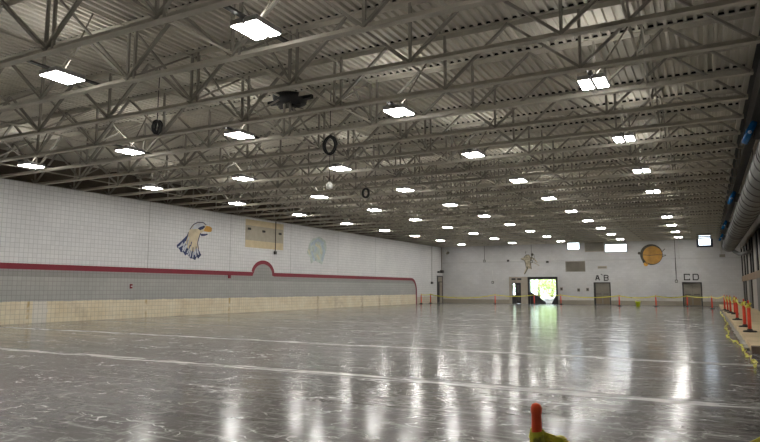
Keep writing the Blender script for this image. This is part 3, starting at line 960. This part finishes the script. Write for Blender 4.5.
def conduit(x, z1, z0, box, label, mat='conduit', r=.025):
    t = thing('wall_conduit', label, 'conduit', (x, D, 0), 'conduits on the far wall')
    MB().tube([(0, -.03, z1), (0, -.03, z0)], r, 8).build('conduit_pipe', mat, t)
    if box:
        MB().box(-.12, .12, -.12, 0, z0 - .2, z0 + .05).build('junction_box', 'dark', t)
        MB().box(-.08, .08, -.13, -.12, z0 - .15, z0).build('box_cover', 'conduit', t)
    return t
conduit(4.82, 6.2, 4.5, True, 'vertical conduit with junction box high on the left part of the far wall', 'dark')
conduit(5.69, 3.4, 2.25, True, 'short thin conduit and box low on the left part of the far wall')
t = conduit(9.82, 6.4, 4.35, True, 'vertical conduit ending right of the painted running player', 'dark')
MB().tube([(0, -.05, 4.3), (.3, -.05, 4.55), (.3, -.05, 5.0)], .02, 6).build('cable_loop', 'dark', t)
conduit(23.12, 6.2, 2.3, True, 'long vertical conduit with dark box left of letters C and D', 'dark')
conduit(23.45, 6.2, 4.3, False, 'shorter vertical conduit beside the long one near letters C and D')
conduit(11.92, 6.4, 5.0, False, 'thin conduit left of the small bright window')
t = thing('wall_conduit', 'thin horizontal conduit with boxes between the left conduit and the player', 'conduit', (0, D, 4.42))
MB().tube([(4.82, -.03, 0), (8.6, -.03, -.02)], .02, 6).build('conduit_pipe', 'conduit', t)
MB().box(7.27, 7.5, -.1, 0, -.1, .1).build('junction_box', 'dark', t)
t = thing('wall_conduit', 'thin horizontal conduit right of the painted player', 'conduit', (0, D, 4.22))
MB().tube([(9.9, -.03, 0), (13.2, -.03, -.02)], .02, 6).build('conduit_pipe', 'conduit', t)
MB().box(11.3, 11.55, -.1, 0, -.1, .1).build('junction_box', 'dark', t)
for x, z, lab in ((14.4, 1.4, 'grey outlet box on the far wall left of door A B'), (15.25, 1.45, 'small wall plate just left of door A B'), (12.75, 1.5, 'small box right of the loading door')):
    t = thing('outlet_box', lab, 'wall box', (x, D, z), 'outlet boxes on the far wall')
    MB().box(-.13, .13, -.1, 0, -.16, .16).build('box_body', 'doorleaf', t)
    MB().box(-.09, .09, -.11, -.1, -.1, .1).build('box_cover', 'dark', t)
t = thing('down_pipe', 'fat grey pipe slanting out of the roof in the left corner', 'pipe', (0, 0, 0))
MB().tube([(.3, 62.8, 6.4), (.42, 62.8, 6.0), (.75, 62.8, 5.35)], [.16, .16, .17], 14).build('pipe', 'conduit', t)
MB().tube([(.70, 62.8, 5.44), (.77, 62.8, 5.31)], .2, 14).build('pipe_collar', 'doorleaf', t)
t = thing('wall_conduit', 'vertical conduit and lamp box in the left corner above the door', 'conduit', (0, 0, 0))
MB().tube([(.06, 62.7, 6.0), (.06, 62.7, 3.4)], .05, 8).build('conduit_pipe', 'doorleaf', t)
MB().box(0, .3, 62.3, 62.75, 3.2, 3.5).box(0, .2, 61.6, 62.0, 3.2, 3.38).build('lamp_box', 'dark', t)
t = thing('outlet_box', 'dark box on the left wall short of the corner door', 'wall box', (0, 60.0, 2.1))
MB().box(0, .1, -.22, .22, -.1, .14).build('box_body', 'dark', t)
MB().tube([(.03, 0, .1), (.03, 0, 3.9)], .02, 6).build('conduit_pipe', 'conduit', t)
t = thing('wall_conduit', 'pale hanging pipe under the girder at the right of the far wall', 'conduit', (26.85, D - .15, 0))
MB().tube([(0, 0, 6.0), (0, 0, 4.7), (.1, 0, 4.6)], .06, 10).build('conduit_pipe', 'conduit', t)
MB().box(-.15, .3, -.1, .1, 4.35, 4.6).build('valve_box', 'doorleaf', t)

# ------------------------------------------------------------------ things hung in the roof
def coil(x, y, z, r, ztop, label, zbot=None, seed=0):
    rr = random.Random(seed)
    t = thing('cable_coil', label, 'cable coil', (x, y, z), 'coiled cables in the roof')
    pts = []
    for i in range(97):
        a = 2 * PI * i / 24
        k = r * (1 + .08 * math.sin(a * .37 + seed))
        pts.append((k * .75 * math.cos(a) + .02 * math.sin(a * .5), .05 * math.sin(a * .25 + seed) + rr.uniform(-.01, .01), k * math.sin(a)))
    MB().tube(pts, .028, 7).build('cable_loops', 'black', t)
    MB().tube([(0, 0, r * .9), (.02, 0, ztop - z)], .012, 6).build('hanging_wire', 'dark', t)
    if zbot:
        MB().tube([(0, 0, -r * .9), (0, 0, zbot - z)], .01, 6).build('drop_wire', 'dark', t)
        MB().lathe((0, 0, zbot - z - .2), [(.02, 0), (.09, .02), (.1, .15), (.03, .22)], 12).build('pendant_plug', 'white', t)
coil(12.88, 11.33, 5.75, .17, TOP, 'black cable coil hanging left of the second lamp row', None, 1)
coil(15.9, 15.1, 5.72, .26, TOP, 'black cable coil on a long wire in the middle of the roof', 4.6, 2)
coil(12.46, 23.46, 5.7, .2, TOP, 'small black cable coil among the far trusses', None, 3)
t = thing('roof_fan', 'black roof vent fan between the trusses above the lamps', 'roof fan', (14.5, 15.0, TOP - .02))
MB().lathe((0, 0, -.28), [(.02, 0), (.3, .0), (.5, .08), (.55, .28)], 24).build('fan_shroud', 'black', t)
mb = MB()
for k in range(6):
    a = PI * k / 3
    mb.bar((.06 * math.cos(a), .06 * math.sin(a), -.3), (.42 * math.cos(a), .42 * math.sin(a), -.3), .14, .015, (math.sin(a) * .4, -math.cos(a) * .4, .9))
mb.build('fan_blades', 'dark', t)
MB().box(-.8, -.5, -.1, .1, -.16, -.02).build('mounting_arm', 'black', t)
MB().box(.5, .8, -.08, .08, -.16, -.02).build('mounting_arm', 'black', t)

# ------------------------------------------------------------------ posts and tape
def make_post(mat):
    t = thing('delineator_post', '', 'barrier post', (0, 0, 0))
    MB().lathe((0, 0, 0), [(.20, 0), (.20, .03), (.17, .05), (.08, .06), (.07, .1)], 8).build('rubber_base', 'rubber', t)
    MB().lathe((0, 0, 0), [(.055, .06), (.053, .4), (.049, .80), (.047, .815), (.032, .835), (.022, .85), (.021, .96), (.023, .965), (.024, .985), (.018, 1.0), (.004, 1.006)], 20).build('post_tube', mat, t)
    return t
FX, FY = CAM.x + (24.945 - CAM.x) / 2.505 * 2.75, 2.75
p0 = make_post('orange')
p0.location = (FX, FY, 0)
p0['label'] = 'orange plastic post with yellow tape knotted on it in the foreground'
pf = make_post('orange_far')
G = 'orange posts along the walls'
SCL = 1.15
RIGHT = [(26.71, 23.0, 'orange post on the tan walkway, nearest of the row on the right'), (26.71, 25.96, 'orange post on the tan walkway, second from its near end'),
         (26.69, 31.7, 'orange post on the tan walkway, third from its near end'), (26.85, 38.8, 'orange post in the far huddle on the walkway, nearest the right wall'),
         (26.70, 40.6, 'orange post in the far huddle on the walkway, second from the right wall'), (26.62, 43.2, 'orange post in the far huddle on the walkway, third from the right wall'),
         (26.52, 45.5, 'orange post in the far huddle on the walkway, next to the bare floor')]
FAR = [(.35, 56.5, 'orange post beside the end of the red stripe on the left wall'), (.3, 59.0, 'orange post between the red stripe end and the corner door'),
       (7.0, 59.5, 'orange post left of the tan entrance panel'), (10.62, 60.5, 'orange post before the left side of the bright loading door'),
       (13.0, 61.3, 'orange post beside the right jamb of the loading door'), (18.7, 58.0, 'orange post between door A B and the yellow-green bucket'),
       (21.65, 58.0, 'orange post on the floor under the ball mural'), (24.0, 60.0, 'orange post standing in front of door C D'),
       (25.85, 53.7, 'orange post between door C D and the walkway')]
PO = []
for i, (x, y, lab) in enumerate(RIGHT + FAR):
    z = .15 if i < len(RIGHT) else 0.0
    if i == 0:
        o = pf
        o.location = (x, y, z); o['label'] = lab; o['group'] = G
    else:
        o = dup(pf, (x, y, z), lab, G)
    PO.append((x, y, z))

def strand(pts, wd=.07, th=.003, twist=0.0, seed=0, flat=0):
    """a limp ribbon through points"""
    rr = random.Random(seed)
    mb = MB()
    vs = []
    n = len(pts)
    for i, p in enumerate(pts):
        p = Vector(p)
        d = (Vector(pts[min(i + 1, n - 1)]) - Vector(pts[max(i - 1, 0)])).normalized()
        u = Vector((0, 0, 1)) - d * d.z
        if u.length < .1:
            u = Vector((1, 0, 0))
        u.normalize()
        k = d.cross(u)
        a = twist * max(i - flat, 0) + rr.uniform(-.15, .15)
        ww = u * math.cos(a) + k * math.sin(a)
        t = (u * -math.sin(a) + k * math.cos(a)) * th / 2
        vs += [p - ww * wd / 2 - t, p + ww * wd / 2 - t, p + ww * wd / 2 + t, p - ww * wd / 2 + t]
    fs = [(3, 2, 1, 0), tuple(4 * (n - 1) + j for j in range(4))]
    for i in range(n - 1):
        for j in range(4):
            a, b = 4 * i + j, 4 * i + (j + 1) % 4
            fs.append((a, b, b + 4, a + 4))
    return mb.add(vs, fs)
def sag(a, b, s, n=14):
    a, b = Vector(a), Vector(b)
    return [a.lerp(b, i / n) - Vector((0, 0, s * 4 * (i / n) * (1 - i / n))) for i in range(n + 1)]
def wrap(c, r, z0, z1, turns, n=14):
    out = []
    m = int(turns * n)
    for i in range(m + 1):
        a = 2 * PI * i / n
        out.append((c[0] + r * math.cos(a), c[1] + r * math.sin(a), z0 + (z1 - z0) * i / m))
    return out
# along the far wall, one strand per gap
far_pts = [(PO[i][0], PO[i][1] - .06, 1.0 + PO[i][2]) for i in range(len(RIGHT), len(PO))]
names = ['between the red stripe end and the next post', 'from the left corner across the left part of the far wall', 'in front of the tan entrance panel', 'across the bright loading door',
         'from the loading door past door A B', 'above the yellow-green bucket', 'from under the ball mural to door C D', 'from door C D towards the walkway']
far_pts = [(a, b, .92) for a, b, c in far_pts]
for i in range(len(far_pts) - 1):
    sg = (.05, .35, .15, .1, .2, .18, .15, .08)[i]
    o = strand(sag(far_pts[i], far_pts[i + 1], sg), .075, .004, 0, i).build('barrier_tape', 'tape')
    tag(o, 'yellow barrier tape ' + names[i], 'barrier tape', 'yellow tape on the far wall posts')
o = strand(sag(far_pts[-1], (PO[6][0], PO[6][1], 1.08), .12), .075, .004, 0, 20).build('barrier_tape', 'tape')
tag(o, 'yellow barrier tape from the last far wall post to the walkway huddle', 'barrier tape', 'yellow tape on the far wall posts')
rn = ['nearest two posts', 'second and third posts', 'third post and the huddle', 'nearest two posts of the huddle', 'middle two posts of the huddle', 'last two posts of the huddle']
for i in range(6):
    a, b = PO[i], PO[i + 1]
    pts = wrap((a[0], a[1]), .058, a[2] + .72, a[2] + .92, 3) + sag((a[0], a[1], 1.06), (b[0], b[1], 1.04), .16 if i < 3 else .3)[1:]
    o = strand(pts, .08, .004, .12, i).build('barrier_tape', 'tape')
    tag(o, 'yellow barrier tape on the walkway between the %s' % rn[i], 'barrier tape', 'yellow tape on the walkway posts')
# loose tape along the floor at the edge of the walkway
pts = []
base = [(26.33, 47.0), (26.3, 42), (26.36, 37.4), (26.3, 33), (26.36, 30.2), (26.15, 27.5), (26.24, 25.3), (26.12, 22.6), (26.2, 20.6), (26.36, 19.2), (26.36, 17.5), (26.34, 16.0), (26.42, 14.8), (26.35, 13.6)]
for (a, b), (c, d) in zip(base[:-1], base[1:]):
    for k in range(6):
        t_ = k / 6
        pts.append((a - .06 + (c - a) * t_ + .03 * math.sin(k * 2.1 + b), b + (d - b) * t_, .045 + .03 * math.sin(k * 1.7 + a * 9)))
tag(strand(pts, .055, .004, .5, 3).build('barrier_tape', 'tape'), 'loose yellow tape trailing on the floor along the walkway edge', 'barrier tape')
# crumpled clear plastic sheet beside it
mb = MB()
rr = random.Random(5)
rows = []
for i in range(80):
    y = 18.0 + i * .32
    rows.append([(26.36 + .085 * (j - 1.2) + rr.uniform(-.03, .03), y, .012 + rr.uniform(0, .05) * (1 if 0 < j < 3 else .3)) for j in range(4)])
vs = [p for r in rows for p in r]
mb.add([(min(x + .05, 26.44), y, z) for x, y, z in vs], [(i * 4 + j, i * 4 + j + 1, i * 4 + 4 + j + 1, i * 4 + 4 + j) for i in range(79) for j in range(3)])
tag(mb.build('plastic_sheet', 'panel'), 'crumpled pale plastic strip along the foot of the walkway', 'plastic sheet')

# foreground tape: knotted round the post, sagging to a post out of view on the right
kn = wrap((FX, FY), .029, .835, .88, 2.6, 16)
e0 = Vector(kn[-1])
path = kn + sag((FX + .03, FY + .01, .875), (26.05, 3.9, .98), .25, 26)[1:]
o = strand(path, .042, .0025, .35, 9, len(kn)).build('barrier_tape', 'tape')
tag(o, 'twisted yellow tape sagging away from the foreground orange post', 'barrier tape')
lp = []
for i in range(22):
    a = 2 * PI * i / 21
    lp.append((FX + .082 + .034 * math.cos(a), FY + .02 + .02 * math.sin(a * 2), .838 + .03 * math.sin(a)))
lp += [(FX + .13, FY + .04, .81), (FX + .16, FY + .06, .77), (FX + .17, FY + .08, .68)]
o = strand(lp, .02, .0025, .3, 4).build('barrier_tape', 'tape')
tag(o, 'loose loop of yellow tape beside the foreground orange post', 'barrier tape')
o = dup(p0, (26.07, 3.93, 0), 'orange post out of view that holds the far end of the foreground tape')

t = thing('bucket', 'yellow-green plastic bucket on the floor by the far wall', 'bucket', (20.2, 58.2, 0))
MB().lathe((0, 0, 0), [(.15, 0), (.2, .38), (.215, .38), (.215, .42), (.19, .42), (.14, .03)], 20).build('bucket_body', 'lime', t)
MB().tube([(.21 * math.cos(a * PI / 12), 0, .38 + .2 * math.sin(a * PI / 12)) for a in range(13)], .012, 6).build('handle', 'lime', t)
